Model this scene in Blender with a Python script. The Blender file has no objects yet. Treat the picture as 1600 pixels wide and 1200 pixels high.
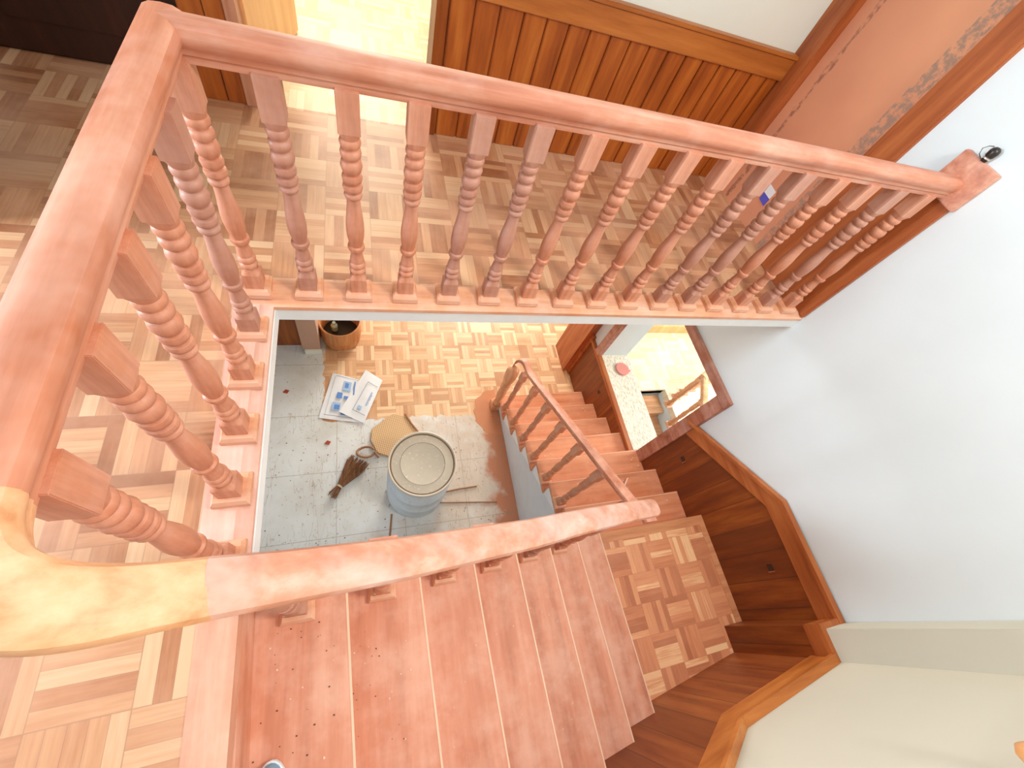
import bpy, bmesh, math, random
from mathutils import Vector, Matrix
random.seed(7)
S = bpy.context.scene
COL = S.collection

# ------------------------------------------------------------------ camera
cam_d = bpy.data.cameras.new('camera')
cam_d.sensor_width = 36.0
cam_d.lens = 650.19 / 1600 * 36
cam_d.clip_start = 0.02
cam = bpy.data.objects.new('camera', cam_d)
cam.location = (0.3451, -1.1573, 1.4249)
cam.rotation_euler = tuple(math.radians(a) for a in (30.3294, -15.3944, -11.0418))
COL.objects.link(cam)
S.camera = cam

# ------------------------------------------------------------------ world, lights, exposure
w = bpy.data.worlds.new('world'); S.world = w; w.use_nodes = True
bg = w.node_tree.nodes['Background']
bg.inputs[0].default_value = (0.90, 0.95, 1.0, 1); bg.inputs[1].default_value = 0.50
S.view_settings.view_transform = 'Standard'
S.view_settings.look = 'None'
S.view_settings.gamma = 1
S.view_settings.exposure = 0.45
S.view_settings.use_curve_mapping = False


def area(name, loc, target, size, size_y, power, color):
    d = bpy.data.lights.new(name, 'AREA'); d.shape = 'RECTANGLE'
    d.size = size; d.size_y = size_y; d.energy = power; d.color = color
    o = bpy.data.objects.new(name, d); o.location = loc
    v = Vector(target) - Vector(loc)
    o.rotation_euler = v.to_track_quat('-Z', 'Y').to_euler()
    COL.objects.link(o)
    return o


area('west_window_daylight', (-3.7, -0.15, 1.35), (0, -0.1, 0.3), 1.0, 1.2, 155, (0.84, 0.92, 1.0))
area('stairwell_ceiling_lamp', (2.15, -1.40, 2.6), (0.5, -0.4, 0), 0.45, 0.45, 42, (1.0, 0.91, 0.80))
area('overhead_fill', (0.9, -0.7, 4.4), (0.9, -0.5, 0), 2.2, 2.0, 36, (0.84, 0.92, 1.0))  # added fill light above the open top of the stairwell
area('bedroom_daylight', (0.3, 4.2, 1.9), (0.3, 2.6, 0), 1.2, 1.2, 70, (1.0, 0.91, 0.72))
area('ground_floor_daylight', (2.2, 4.6, -1.35), (2.0, 2.0, -2.86), 1.6, 1.3, 150, (1.0, 0.94, 0.84))
area('adjacent_room_daylight', (5.3, 0.6, -0.75), (4.2, 0.9, -2.86), 1.4, 1.2, 72, (1.0, 0.95, 0.84))

# ------------------------------------------------------------------ levels
R_ = 0.175           # riser
ZF = -0.045          # upper floor surface
G = -2.863           # ground floor surface
W = 2.836            # right wall plane
ZL = -1.463          # landing
YN0, G2 = -0.8706, 0.2559    # lower flight nosings
XN, G1 = -0.0237, 0.2591     # upper flight nosings
ZS = -0.063


# ------------------------------------------------------------------ mesh helpers
def obj(name, bm, mat, parent=None, smooth=False, kind=None):
    me = bpy.data.meshes.new(name)
    bmesh.ops.recalc_face_normals(bm, faces=bm.faces)
    bm.to_mesh(me); bm.free()
    if smooth: soften(me)
    o = bpy.data.objects.new(name, me)
    if mat: me.materials.append(mat)
    COL.objects.link(o)
    if parent: o.parent = parent
    if kind: o['kind'] = kind
    return o


def soften(me, ang=35):
    for p in me.polygons: p.use_smooth = True
    me.set_sharp_from_angle(angle=math.radians(ang))


def thing(name, label, cat, group=None, loc=(0, 0, 0)):
    o = bpy.data.objects.new(name, None); o.empty_display_size = 0.05
    o.location = loc; COL.objects.link(o)
    o['label'] = label; o['category'] = cat
    if group: o['group'] = group
    return o


def tag(o, label, cat, group=None):
    o['label'] = label; o['category'] = cat
    if group: o['group'] = group
    return o


def B(): return bmesh.new()


def box(bm, x0, x1, y0, y1, z0, z1, bev=0.0):
    m = Matrix.Translation(((x0+x1)/2, (y0+y1)/2, (z0+z1)/2)) @ Matrix.Diagonal((abs(x1-x0), abs(y1-y0), abs(z1-z0), 1))
    r = bmesh.ops.create_cube(bm, size=1, matrix=m)
    if bev > 0:
        es = list({e for v in r['verts'] for e in v.link_edges})
        bmesh.ops.bevel(bm, geom=es, offset=bev, segments=2, affect='EDGES', clamp_overlap=True)
    return bm


def prism(bm, pts, d):
    """polygon pts (3d) extruded by vector d"""
    d = Vector(d)
    a = [bm.verts.new(p) for p in pts]; b = [bm.verts.new(Vector(p)+d) for p in pts]
    bm.faces.new(a); bm.faces.new(b[::-1])
    n = len(a)
    for i in range(n): bm.faces.new((a[i], a[(i+1) % n], b[(i+1) % n], b[i]))
    return bm


def slab(bm, xy, z0, z1): return prism(bm, [(x, y, z0) for x, y in xy], (0, 0, z1-z0))


def lathe(bm, prof, cx=0, cy=0, seg=20, cap=True, z0=0):
    rings = []
    for z, r in prof:
        rings.append([bm.verts.new((cx+r*math.cos(2*math.pi*i/seg), cy+r*math.sin(2*math.pi*i/seg), z0+z)) for i in range(seg)])
    for a, b in zip(rings, rings[1:]):
        for i in range(seg): bm.faces.new((a[i], a[(i+1) % seg], b[(i+1) % seg], b[i]))
    if cap:
        bm.faces.new(rings[0][::-1]); bm.faces.new(rings[-1])
    return bm


def sweep(bm, path, prof, caps=True, scales=None):
    """profile (u,v) swept; u sideways (horizontal), v vertical"""
    path = [Vector(p) for p in path]; n = len(path); rings = []
    for i, p in enumerate(path):
        a = path[max(i-1, 0)]; b = path[min(i+1, n-1)]
        t = (b-a)
        if i not in (0, n-1):
            t1 = (path[i]-a).normalized(); t2 = (b-path[i]).normalized(); t = t1+t2
            h1 = Vector((t1.x, t1.y, 0)).normalized(); h = Vector((t.x, t.y, 0)).normalized()
            k = 1/max(0.5, h1.dot(h))
        else: k = 1
        h = Vector((t.x, t.y, 0)).normalized(); side = Vector((-h.y, h.x, 0))*k
        s = scales[i] if scales else 1
        rings.append([bm.verts.new(p+side*u*s+Vector((0, 0, v*s))) for u, v in prof])
    m = len(prof)
    for a, b in zip(rings, rings[1:]):
        for i in range(m): bm.faces.new((a[i], a[(i+1) % m], b[(i+1) % m], b[i]))
    if caps:
        bm.faces.new(rings[0][::-1]); bm.faces.new(rings[-1])
    return bm


def tube(bm, path, r, seg=8):
    path = [Vector(p) for p in path]; n = len(path); rings = []
    rr = r if isinstance(r, (list, tuple)) else [r]*n
    ref = Vector((0, 0, 1))
    for i, p in enumerate(path):
        t = (path[min(i+1, n-1)]-path[max(i-1, 0)]).normalized()
        if abs(t.dot(ref)) > 0.95: ref2 = Vector((1, 0, 0))
        else: ref2 = ref
        s = t.cross(ref2).normalized(); u = s.cross(t)
        rings.append([bm.verts.new(p+(s*math.cos(2*math.pi*k/seg)+u*math.sin(2*math.pi*k/seg))*rr[i]) for k in range(seg)])
    for a, b in zip(rings, rings[1:]):
        for k in range(seg): bm.faces.new((a[k], a[(k+1) % seg], b[(k+1) % seg], b[k]))
    bm.faces.new(rings[0][::-1]); bm.faces.new(rings[-1])
    return bm


# ------------------------------------------------------------------ materials
def newmat(name):
    m = bpy.data.materials.new(name); m.use_nodes = True
    nt = m.node_tree
    return m, nt, nt.nodes['Principled BSDF']


def N(nt, t, **kw):
    n = nt.nodes.new(t)
    for k, v in kw.items():
        if k in ('operation', 'data_type', 'blend_type', 'noise_dimensions', 'distance', 'feature'): setattr(n, k, v)
        else: n.inputs[k].default_value = v
    return n


def math_(nt, op, a, b=None, c=None):
    n = nt.nodes.new('ShaderNodeMath'); n.operation = op
    for i, v in enumerate((a, b, c)):
        if v is None: continue
        if isinstance(v, (int, float)): n.inputs[i].default_value = v
        else: nt.links.new(v, n.inputs[i])
    return n.outputs[0]


def ramp(nt, fac, stops):
    n = nt.nodes.new('ShaderNodeValToRGB')
    els = n.color_ramp.elements
    while len(els) < len(stops): els.new(0.5)
    for e, (p, c) in zip(els, stops): e.position = p; e.color = (*c, 1)
    nt.links.new(fac, n.inputs[0])
    return n.outputs[0]


def mix(nt, fac, a, b, mode='MIX'):
    n = nt.nodes.new('ShaderNodeMix'); n.data_type = 'RGBA'; n.blend_type = mode
    for sock, v in ((n.inputs[0], fac), (n.inputs[6], a), (n.inputs[7], b)):
        if isinstance(v, (int, float)): sock.default_value = v
        elif isinstance(v, tuple): sock.default_value = (*v, 1)
        else: nt.links.new(v, sock)
    return n.outputs[2]


def noise(nt, vec, scale, detail=3, rough=0.55):
    n = nt.nodes.new('ShaderNodeTexNoise')
    n.inputs['Scale'].default_value = scale; n.inputs['Detail'].default_value = detail
    n.inputs['Roughness'].default_value = rough
    nt.links.new(vec, n.inputs['Vector'])
    return n.outputs[0]


def mapping(nt, vec, scale, rot=(0, 0, 0)):
    n = nt.nodes.new('ShaderNodeMapping'); n.inputs['Scale'].default_value = scale; n.inputs['Rotation'].default_value = rot
    nt.links.new(vec, n.inputs['Vector'])
    return n.outputs[0]


def bump(nt, bsdf, h, strength=0.2, dist=0.002):
    n = nt.nodes.new('ShaderNodeBump'); n.inputs['Strength'].default_value = strength; n.inputs['Distance'].default_value = dist
    nt.links.new(h, n.inputs['Height']); nt.links.new(n.outputs[0], bsdf.inputs['Normal'])


def objco(nt): return nt.nodes.new('ShaderNodeTexCoord').outputs['Object']


def wood(name, dark, mid, light, axis=0, rough=0.5, grain=1.0, dust=0.0, dustc=(0.85, 0.72, 0.66), vary=0.0, varyc=(0.4, 0.25, 0.22), coat=0.0):
    m, nt, b = newmat(name)
    co = objco(nt)
    sc = [9*grain]*3; sc[axis] = 0.9*grain
    v = mapping(nt, co, tuple(sc))
    f = noise(nt, v, 2.2, 5, 0.6)
    col = ramp(nt, f, [(0.30, dark), (0.52, mid), (0.72, light)])
    sc2 = [60*grain]*3; sc2[axis] = 3*grain
    f2 = noise(nt, mapping(nt, co, tuple(sc2)), 3, 2)
    col = mix(nt, math_(nt, 'MULTIPLY', f2, 0.25), col, dark)
    if vary > 0:
        oi = nt.nodes.new('ShaderNodeObjectInfo')
        col = mix(nt, math_(nt, 'MULTIPLY', math_(nt, 'GREATER_THAN', oi.outputs['Random'], 0.62), vary), col, varyc)
    if dust > 0:
        d = noise(nt, co, 5, 4, 0.65)
        d = ramp(nt, d, [(0.42, (0, 0, 0)), (0.68, (1, 1, 1))])
        col = mix(nt, math_(nt, 'MULTIPLY', d, dust), col, dustc)
        r2 = math_(nt, 'MULTIPLY_ADD', d, 0.25, rough)
        nt.links.new(r2, b.inputs['Roughness'])
    else: b.inputs['Roughness'].default_value = rough
    nt.links.new(col, b.inputs['Base Color'])
    if coat: b.inputs['Coat Weight'].default_value = coat; b.inputs['Coat Roughness'].default_value = 0.25
    bump(nt, b, f2, 0.15, 0.001)
    return m


def plain(name, c, rough=0.6, spots=0.0, spotc=(0.5, 0.4, 0.3), scale=8, metallic=0.0):
    m, nt, b = newmat(name)
    co = objco(nt)
    f = noise(nt, co, scale, 4)
    col = ramp(nt, f, [(0.3, tuple(x*0.93 for x in c)), (0.7, c)])
    if spots:
        s = ramp(nt, noise(nt, co, scale*5, 3), [(0.60, (0, 0, 0)), (0.72, (1, 1, 1))])
        col = mix(nt, math_(nt, 'MULTIPLY', s, spots), col, spotc)
    nt.links.new(col, b.inputs['Base Color'])
    b.inputs['Roughness'].default_value = rough; b.inputs['Metallic'].default_value = metallic
    bump(nt, b, f, 0.08, 0.002)
    return m


def parquet(name, stops, block=0.19, off=(0, 0), fingers=5, dust=0.3, dustc=(0.80, 0.62, 0.52), gap=(0.30, 0.15, 0.08), gapw=0.035, rough=0.45):
    m, nt, b = newmat(name)
    co = objco(nt)
    sep = nt.nodes.new('ShaderNodeSeparateXYZ'); nt.links.new(co, sep.inputs[0])
    x = math_(nt, 'DIVIDE', math_(nt, 'ADD', sep.outputs[0], off[0]+20*block), block)
    y = math_(nt, 'DIVIDE', math_(nt, 'ADD', sep.outputs[1], off[1]+20*block), block)
    bx = math_(nt, 'FLOOR', x); by = math_(nt, 'FLOOR', y)
    u = math_(nt, 'FRACT', x); v = math_(nt, 'FRACT', y)
    par = math_(nt, 'MODULO', math_(nt, 'ADD', bx, by), 2.0)
    inv = math_(nt, 'SUBTRACT', 1.0, par)
    t = math_(nt, 'ADD', math_(nt, 'MULTIPLY', u, par), math_(nt, 'MULTIPLY', v, inv))
    tf = math_(nt, 'MULTIPLY', t, float(fingers))
    fi = math_(nt, 'FLOOR', tf); ff = math_(nt, 'FRACT', tf)
    cmb = nt.nodes.new('ShaderNodeCombineXYZ')
    nt.links.new(bx, cmb.inputs[0]); nt.links.new(by, cmb.inputs[1]); nt.links.new(fi, cmb.inputs[2])
    wn = nt.nodes.new('ShaderNodeTexWhiteNoise'); nt.links.new(cmb.outputs[0], wn.inputs['Vector'])
    cmb2 = nt.nodes.new('ShaderNodeCombineXYZ'); nt.links.new(bx, cmb2.inputs[0]); nt.links.new(by, cmb2.inputs[1])
    cmb2.inputs[2].default_value = 7.3
    wn2 = nt.nodes.new('ShaderNodeTexWhiteNoise'); nt.links.new(cmb2.outputs[0], wn2.inputs['Vector'])
    val = math_(nt, 'ADD', math_(nt, 'MULTIPLY', wn.outputs['Value'], 0.72), math_(nt, 'MULTIPLY', wn2.outputs['Value'], 0.28))
    g1 = noise(nt, mapping(nt, co, (4, 60, 1)), 1.5, 3); g2 = noise(nt, mapping(nt, co, (60, 4, 1)), 1.5, 3)
    gr = math_(nt, 'ADD', math_(nt, 'MULTIPLY', g2, par), math_(nt, 'MULTIPLY', g1, inv))
    val = math_(nt, 'ADD', val, math_(nt, 'MULTIPLY', math_(nt, 'SUBTRACT', gr, 0.5), 0.5))
    col = ramp(nt, val, stops)
    # gaps between fingers and blocks
    e1 = math_(nt, 'MINIMUM', ff, math_(nt, 'SUBTRACT', 1.0, ff))
    e2 = math_(nt, 'MULTIPLY', math_(nt, 'MINIMUM', math_(nt, 'MINIMUM', u, math_(nt, 'SUBTRACT', 1.0, u)), math_(nt, 'MINIMUM', v, math_(nt, 'SUBTRACT', 1.0, v))), float(fingers))
    e = math_(nt, 'MINIMUM', math_(nt, 'MULTIPLY', e1, 1.6), e2)
    gm = math_(nt, 'LESS_THAN', e, gapw)
    col = mix(nt, math_(nt, 'MULTIPLY', gm, 0.6), col, gap)
    d = ramp(nt, noise(nt, co, 2.3, 5, 0.6), [(0.38, (0, 0, 0)), (0.66, (1, 1, 1))])
    col = mix(nt, math_(nt, 'MULTIPLY', d, dust), col, dustc)
    nt.links.new(col, b.inputs['Base Color'])
    b.inputs['Roughness'].default_value = rough
    bump(nt, b, e, 0.1, 0.001)
    return m


M = {}
RED = dict(dark=(0.40, 0.135, 0.075), mid=(0.60, 0.235, 0.145), light=(0.74, 0.38, 0.26))
M['rail_x'] = wood('dusty_reddish_rail_wood_x', (0.44, 0.155, 0.09), (0.62, 0.265, 0.165), (0.76, 0.42, 0.30), 0, 0.5, 1.0, 0.35, (0.80, 0.58, 0.50))
M['rail_y'] = wood('dusty_reddish_rail_wood_y', (0.44, 0.145, 0.07), (0.62, 0.235, 0.13), (0.74, 0.36, 0.22), 1, 0.5, 1.0, 0.4, (0.78, 0.50, 0.40))
M['rail_s'] = wood('dusty_pale_stair_rail_wood', (0.52, 0.22, 0.13), (0.70, 0.34, 0.23), (0.82, 0.52, 0.42), 0, 0.42, 1.0, 0.5, (0.86, 0.72, 0.70))
M['goose'] = wood('pale_yellow_gooseneck_wood', (0.58, 0.25, 0.10), (0.80, 0.44, 0.23), (0.88, 0.55, 0.33), 0, 0.42, 1.3, 0.25, (0.86, 0.62, 0.44))
M['bal'] = wood('turned_reddish_baluster_wood', (0.44, 0.155, 0.08), (0.64, 0.265, 0.15), (0.76, 0.39, 0.25), 2, 0.42, 1.3, 0.3, (0.80, 0.58, 0.50), vary=0.5, varyc=(0.36, 0.20, 0.165))
M['curb'] = wood('orange_curb_wood', (0.58, 0.24, 0.12), (0.74, 0.37, 0.21), (0.84, 0.50, 0.33), 0, 0.5, 1.0, 0.3)
M['tread'] = wood('dusty_pink_tread_wood', (0.50, 0.18, 0.095), (0.68, 0.28, 0.165), (0.77, 0.38, 0.25), 1, 0.55, 0.8, 0.5, (0.86, 0.57, 0.45))
M['edge'] = plain('bare_tread_edge_wood', (0.86, 0.58, 0.40), 0.5)
M['wain'] = wood('varnished_brown_panel_wood', (0.16, 0.030, 0.002), (0.30, 0.072, 0.006), (0.42, 0.125, 0.013), 2, 0.42, 0.8, vary=0)
M['wain_h'] = wood('varnished_brown_board_wood', (0.13, 0.03, 0.007), (0.26, 0.068, 0.016), (0.38, 0.12, 0.03), 1, 0.4, 0.7)
def boards(name, dark, mid, light, ax, width, off=0.0):
    m = wood(name, dark, mid, light, 2, 0.42, 0.8); nt = m.node_tree; b = nt.nodes['Principled BSDF']
    link = b.inputs['Base Color'].links[0]; col = link.from_socket
    sep = nt.nodes.new('ShaderNodeSeparateXYZ'); nt.links.new(objco(nt), sep.inputs[0])
    t = math_(nt, 'DIVIDE', math_(nt, 'ADD', sep.outputs[ax], 10*width+off), width)
    wn = nt.nodes.new('ShaderNodeTexWhiteNoise'); wn.noise_dimensions = '1D'; nt.links.new(math_(nt, 'FLOOR', t), wn.inputs['W'])
    f = math_(nt, 'FRACT', t)
    gr = math_(nt, 'LESS_THAN', math_(nt, 'MINIMUM', f, math_(nt, 'SUBTRACT', 1.0, f)), 0.018)
    col = mix(nt, math_(nt, 'MULTIPLY', wn.outputs['Value'], 0.6), col, dark)
    col = mix(nt, math_(nt, 'MULTIPLY', gr, 0.6), col, (0.05, 0.012, 0.004))
    nt.links.new(col, b.inputs['Base Color'])
    return m


M['wain_f'] = wood('varnished_golden_brown_board_wood', (0.22, 0.045, 0.004), (0.42, 0.105, 0.012), (0.56, 0.18, 0.028), 2, 0.4, 0.8)
M['wain_r'] = boards('varnished_brown_upright_boards_y', (0.12, 0.022, 0.002), (0.26, 0.060, 0.006), (0.38, 0.115, 0.014), 1, 0.17)
M['wain_n'] = boards('varnished_brown_upright_boards_x', (0.16, 0.032, 0.006), (0.29, 0.074, 0.014), (0.38, 0.12, 0.025), 0, 0.19)
M['cap'] = wood('varnished_orange_brown_trim_wood_y', (0.28, 0.068, 0.014), (0.41, 0.118, 0.026), (0.52, 0.18, 0.048), 1, 0.4, 0.9)
M['cap_x'] = wood('varnished_orange_brown_trim_wood_x', (0.34, 0.095, 0.014), (0.50, 0.165, 0.030), (0.62, 0.24, 0.055), 0, 0.4, 0.7)
M['cap_z'] = wood('varnished_brown_jamb_wood', (0.26, 0.058, 0.012), (0.42, 0.115, 0.030), (0.52, 0.17, 0.05), 2, 0.45, 0.9)
M['frame'] = wood('dusty_brown_window_frame_wood', (0.25, 0.075, 0.035), (0.36, 0.125, 0.07), (0.48, 0.22, 0.14), 1, 0.5, 1.0, 0.25)
M['dark'] = wood('dark_stained_door_wood', (0.020, 0.005, 0.002), (0.035, 0.008, 0.003), (0.055, 0.014, 0.005), 2, 0.5)
M['white'] = plain('white_wall_plaster', (0.72, 0.81, 0.84), 0.75, scale=1.2)
M['cream'] = plain('cream_wall_plaster', (0.60, 0.60, 0.50), 0.75, scale=1.2)
M['fascia'] = plain('white_slab_edge_paint', (0.82, 0.88, 0.90), 0.7)
M['door_orange'] = wood('orange_open_door_wood', (0.70, 0.34, 0.12), (0.82, 0.45, 0.19), (0.90, 0.56, 0.28), 2, 0.4, 0.6)
M['tan'] = plain('tan_board', (0.52, 0.31, 0.21), 0.7)
M['pq_up'] = parquet('upper_hall_parquet', [(0.12, (0.30, 0.105, 0.04)), (0.35, (0.45, 0.19, 0.085)), (0.6, (0.57, 0.29, 0.145)), (0.90, (0.70, 0.44, 0.255))], 0.20, (0.03, 0.02), 5, 0.62, (0.66, 0.37, 0.235))
M['pq_land'] = parquet('landing_parquet', [(0.15, (0.46, 0.15, 0.06)), (0.40, (0.66, 0.25, 0.11)), (0.68, (0.78, 0.36, 0.17)), (0.80, (0.96, 0.62, 0.33))], 0.19, (0.03, 0.02), 5, 0.35, (0.74, 0.34, 0.19), (0.4, 0.14, 0.06))
M['pq_gr'] = parquet('ground_floor_parquet', [(0.15, (0.50, 0.24, 0.11)), (0.45, (0.68, 0.38, 0.19)), (0.85, (0.86, 0.60, 0.36))], 0.20, (0.0, 0.05), 5, 0.25, (0.85, 0.62, 0.42))
M['pq_adj'] = parquet('adjacent_room_parquet', [(0.15, (0.72, 0.58, 0.38)), (0.5, (0.82, 0.70, 0.50)), (0.85, (0.90, 0.80, 0.62))], 0.24, (0.0, 0.05), 4, 0.2, (0.9, 0.82, 0.66), (0.55, 0.42, 0.25))


def tile_mat():
    m, nt, b = newmat('dusty_grey_floor_tile')
    co = objco(nt)
    sep = nt.nodes.new('ShaderNodeSeparateXYZ'); nt.links.new(co, sep.inputs[0])
    T = 0.62
    u = math_(nt, 'FRACT', math_(nt, 'DIVIDE', math_(nt, 'ADD', sep.outputs[0], 10*T), T))
    v = math_(nt, 'FRACT', math_(nt, 'DIVIDE', math_(nt, 'ADD', sep.outputs[1], 10*T-0.26), T))
    e = math_(nt, 'MINIMUM', math_(nt, 'MINIMUM', u, math_(nt, 'SUBTRACT', 1.0, u)), math_(nt, 'MINIMUM', v, math_(nt, 'SUBTRACT', 1.0, v)))
    line = math_(nt, 'LESS_THAN', e, 0.006)
    base = ramp(nt, noise(nt, co, 2.2, 5, 0.6), [(0.3, (0.62, 0.61, 0.56)), (0.5, (0.72, 0.74, 0.72)), (0.7, (0.78, 0.82, 0.83))])
    # sawdust thickens towards the stairs and around the drum
    dn = noise(nt, co, 3.0, 5, 0.65)
    gx = math_(nt, 'MULTIPLY_ADD', sep.outputs[0], 0.30, -0.15)
    dm = ramp(nt, math_(nt, 'ADD', dn, gx), [(0.50, (0, 0, 0)), (0.72, (1, 1, 1))])
    col = mix(nt, math_(nt, 'MULTIPLY', dm, 0.55), base, (0.60, 0.42, 0.27))
    gx2 = math_(nt, 'MULTIPLY_ADD', sep.outputs[0], 1.6, -2.10)
    dm2 = ramp(nt, math_(nt, 'ADD', noise(nt, co, 5, 4), gx2), [(0.80, (0, 0, 0)), (1.0, (1, 1, 1))])
    col = mix(nt, math_(nt, 'MULTIPLY', dm2, 0.95), col, (0.55, 0.21, 0.10))
    col = mix(nt, math_(nt, 'MULTIPLY', line, 0.45), col, (0.32, 0.26, 0.20))
    # scuffs
    wv = noise(nt, mapping(nt, co, (9, 1.6, 1), (0, 0, 0.35)), 2.4, 2, 0.4)
    sc = math_(nt, 'LESS_THAN', math_(nt, 'ABSOLUTE', math_(nt, 'SUBTRACT', wv, 0.53)), 0.009)
    gate = math_(nt, 'GREATER_THAN', noise(nt, co, 2.7, 2), 0.47)
    col = mix(nt, math_(nt, 'MULTIPLY', math_(nt, 'MULTIPLY', sc, gate), 0.5), col, (0.40, 0.28, 0.19))
    sp = ramp(nt, noise(nt, co, 34, 3, 0.7), [(0.645, (0, 0, 0)), (0.70, (1, 1, 1))])
    col = mix(nt, math_(nt, 'MULTIPLY', sp, 0.7), col, (0.36, 0.22, 0.14))
    nt.links.new(col, b.inputs['Base Color']); b.inputs['Roughness'].default_value = 0.6
    return m


M['tile'] = tile_mat()


def granite():
    m, nt, b = newmat('pale_granite_ledge')
    co = objco(nt)
    f = noise(nt, mapping(nt, co, (30, 14, 20), (0, 0, 0.5)), 1.6, 4, 0.7)
    col = ramp(nt, f, [(0.35, (0.50, 0.44, 0.34)), (0.5, (0.74, 0.69, 0.58)), (0.66, (0.85, 0.81, 0.72))])
    nt.links.new(col, b.inputs['Base Color']); b.inputs['Roughness'].default_value = 0.5
    return m


M['granite'] = granite()


def salmon():
    m, nt, b = newmat('salmon_undercoat_door')
    co = objco(nt)
    sep = nt.nodes.new('ShaderNodeSeparateXYZ'); nt.links.new(co, sep.inputs[0])
    base = ramp(nt, noise(nt, co, 1.5, 3), [(0.3, (0.66, 0.28, 0.16)), (0.7, (0.76, 0.35, 0.19))])
    # mastic smears along both stiles
    d1 = math_(nt, 'ABSOLUTE', math_(nt, 'SUBTRACT', sep.outputs[1], 0.62))
    d2 = math_(nt, 'ABSOLUTE', math_(nt, 'SUBTRACT', sep.outputs[1], 1.16))
    for d, wd, amt, c in ((d1, 0.05, 0.85, (0.34, 0.23, 0.17)), (d2, 0.020, 0.8, (0.30, 0.12, 0.08))):
        near = math_(nt, 'LESS_THAN', math_(nt, 'ADD', d, math_(nt, 'MULTIPLY', noise(nt, co, 9, 3), 0.05)), wd+0.018)
        sp = ramp(nt, noise(nt, co, 26, 4, 0.7), [(0.42, (0, 0, 0)), (0.56, (1, 1, 1))])
        base = mix(nt, math_(nt, 'MULTIPLY', math_(nt, 'MULTIPLY', near, sp), amt), base, c)
    nt.links.new(base, b.inputs['Base Color']); b.inputs['Roughness'].default_value = 0.6
    return m


M['salmon'] = salmon()
M['adj'] = wood('bright_orange_stair_wood', (0.55, 0.24, 0.10), (0.70, 0.36, 0.18), (0.82, 0.50, 0.30), 0, 0.5)
M['drum'] = plain('whitewashed_drum_paint', (0.74, 0.82, 0.88), 0.55, 0.6, (0.42, 0.36, 0.30), 9)
M['lid'] = plain('cement_dusted_drum_lid', (0.62, 0.56, 0.45), 0.8, 0.7, (0.80, 0.77, 0.70), 9)
M['rim'] = plain('pale_metal_rim', (0.72, 0.64, 0.52), 0.5)
M['dark_ring'] = plain('dark_rim_groove', (0.22, 0.14, 0.09), 0.8)
M['straw'] = wood('broom_straw', (0.12, 0.045, 0.015), (0.25, 0.11, 0.045), (0.42, 0.22, 0.10), 1, 0.7, 3)
M['twine'] = plain('pale_twine', (0.7, 0.58, 0.42), 0.8)
M['stick'] = plain('brown_stick_wood', (0.36, 0.17, 0.08), 0.7)
M['terra'] = wood('orange_planter_wood', (0.48, 0.17, 0.05), (0.62, 0.26, 0.09), (0.72, 0.36, 0.15), 2, 0.45, 1.2)
M['black'] = plain('black_bakelite', (0.02, 0.014, 0.012), 0.35)
M['metal'] = plain('pale_metal', (0.75, 0.72, 0.68), 0.3, metallic=0.8)
M['chip'] = plain('red_shard', (0.42, 0.06, 0.03), 0.6)
M['crumb'] = plain('pale_crumbs', (0.80, 0.62, 0.50), 0.8)
M['grit'] = plain('dark_grit', (0.14, 0.06, 0.04), 0.8)
M['blue'] = plain('light_blue_shoe', (0.22, 0.52, 0.75), 0.5)
M['shoe_rim'] = plain('white_shoe_edge', (0.85, 0.9, 0.93), 0.5)
M['label_blue'] = plain('blue_print', (0.10, 0.10, 0.55), 0.5)
M['paper'] = plain('white_paper', (0.84, 0.87, 0.90), 0.6)
M['ink'] = plain('blue_ink', (0.12, 0.28, 0.66), 0.6)
M['ink2'] = plain('pale_blue_ink', (0.38, 0.56, 0.82), 0.6)
M['line'] = plain('dark_ink', (0.15, 0.17, 0.24), 0.6)
M['pinklid'] = plain('pink_plastic', (0.72, 0.26, 0.22), 0.45)
M['glass'] = plain('greenish_glass', (0.45, 0.55, 0.42), 0.15)
M['socket'] = plain('socket_hole_shade', (0.03, 0.012, 0.008), 0.6)


def woven():
    m, nt, b = newmat('woven_straw_matting')
    co = objco(nt)
    v = mapping(nt, co, (1, 1, 1), (0, 0, 0.6))
    sep = nt.nodes.new('ShaderNodeSeparateXYZ'); nt.links.new(v, sep.inputs[0])
    s1 = math_(nt, 'SINE', math_(nt, 'MULTIPLY', sep.outputs[0], 230.0)); s2 = math_(nt, 'SINE', math_(nt, 'MULTIPLY', sep.outputs[1], 230.0))
    f = math_(nt, 'MULTIPLY_ADD', math_(nt, 'MULTIPLY', s1, s2), 0.5, 0.5)
    col = ramp(nt, f, [(0.2, (0.50, 0.29, 0.13)), (0.8, (0.78, 0.55, 0.32))])
    nt.links.new(col, b.inputs['Base Color']); b.inputs['Roughness'].default_value = 0.8
    return m


M['woven'] = woven()


def tg(bm_or_none=None): pass


# ================================================================== STRUCTURE
# ---- floors
bm = B(); slab(bm, [(-3.9, -2.3), (-0.08, -2.3), (-0.115, -0.99), (-0.135, -0.99), (-0.135, 0.135), (2.99, 0.135), (2.99, 1.40), (-0.30, 1.40), (-0.30, 1.58), (-3.9, 1.58)], ZF-0.06, ZF)
obj('floor', bm, M['pq_up'], kind='structure')
bm = B(); slab(bm, [(-0.25, 1.40), (0.725, 1.40), (0.725, 1.56), (2.2, 1.56), (2.2, 4.9), (-1.2, 4.9), (-1.2, 1.56), (-0.25, 1.56)], ZF-0.06, ZF)
obj('floor', bm, parquet('bedroom_parquet', [(0.12, (0.66, 0.46, 0.26)), (0.5, (0.82, 0.64, 0.40)), (0.88, (0.92, 0.78, 0.55))], 0.2, (0.03, 0.02), 5, 0.3, (0.9, 0.75, 0.5), (0.6, 0.40, 0.2)), kind='structure')
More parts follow.
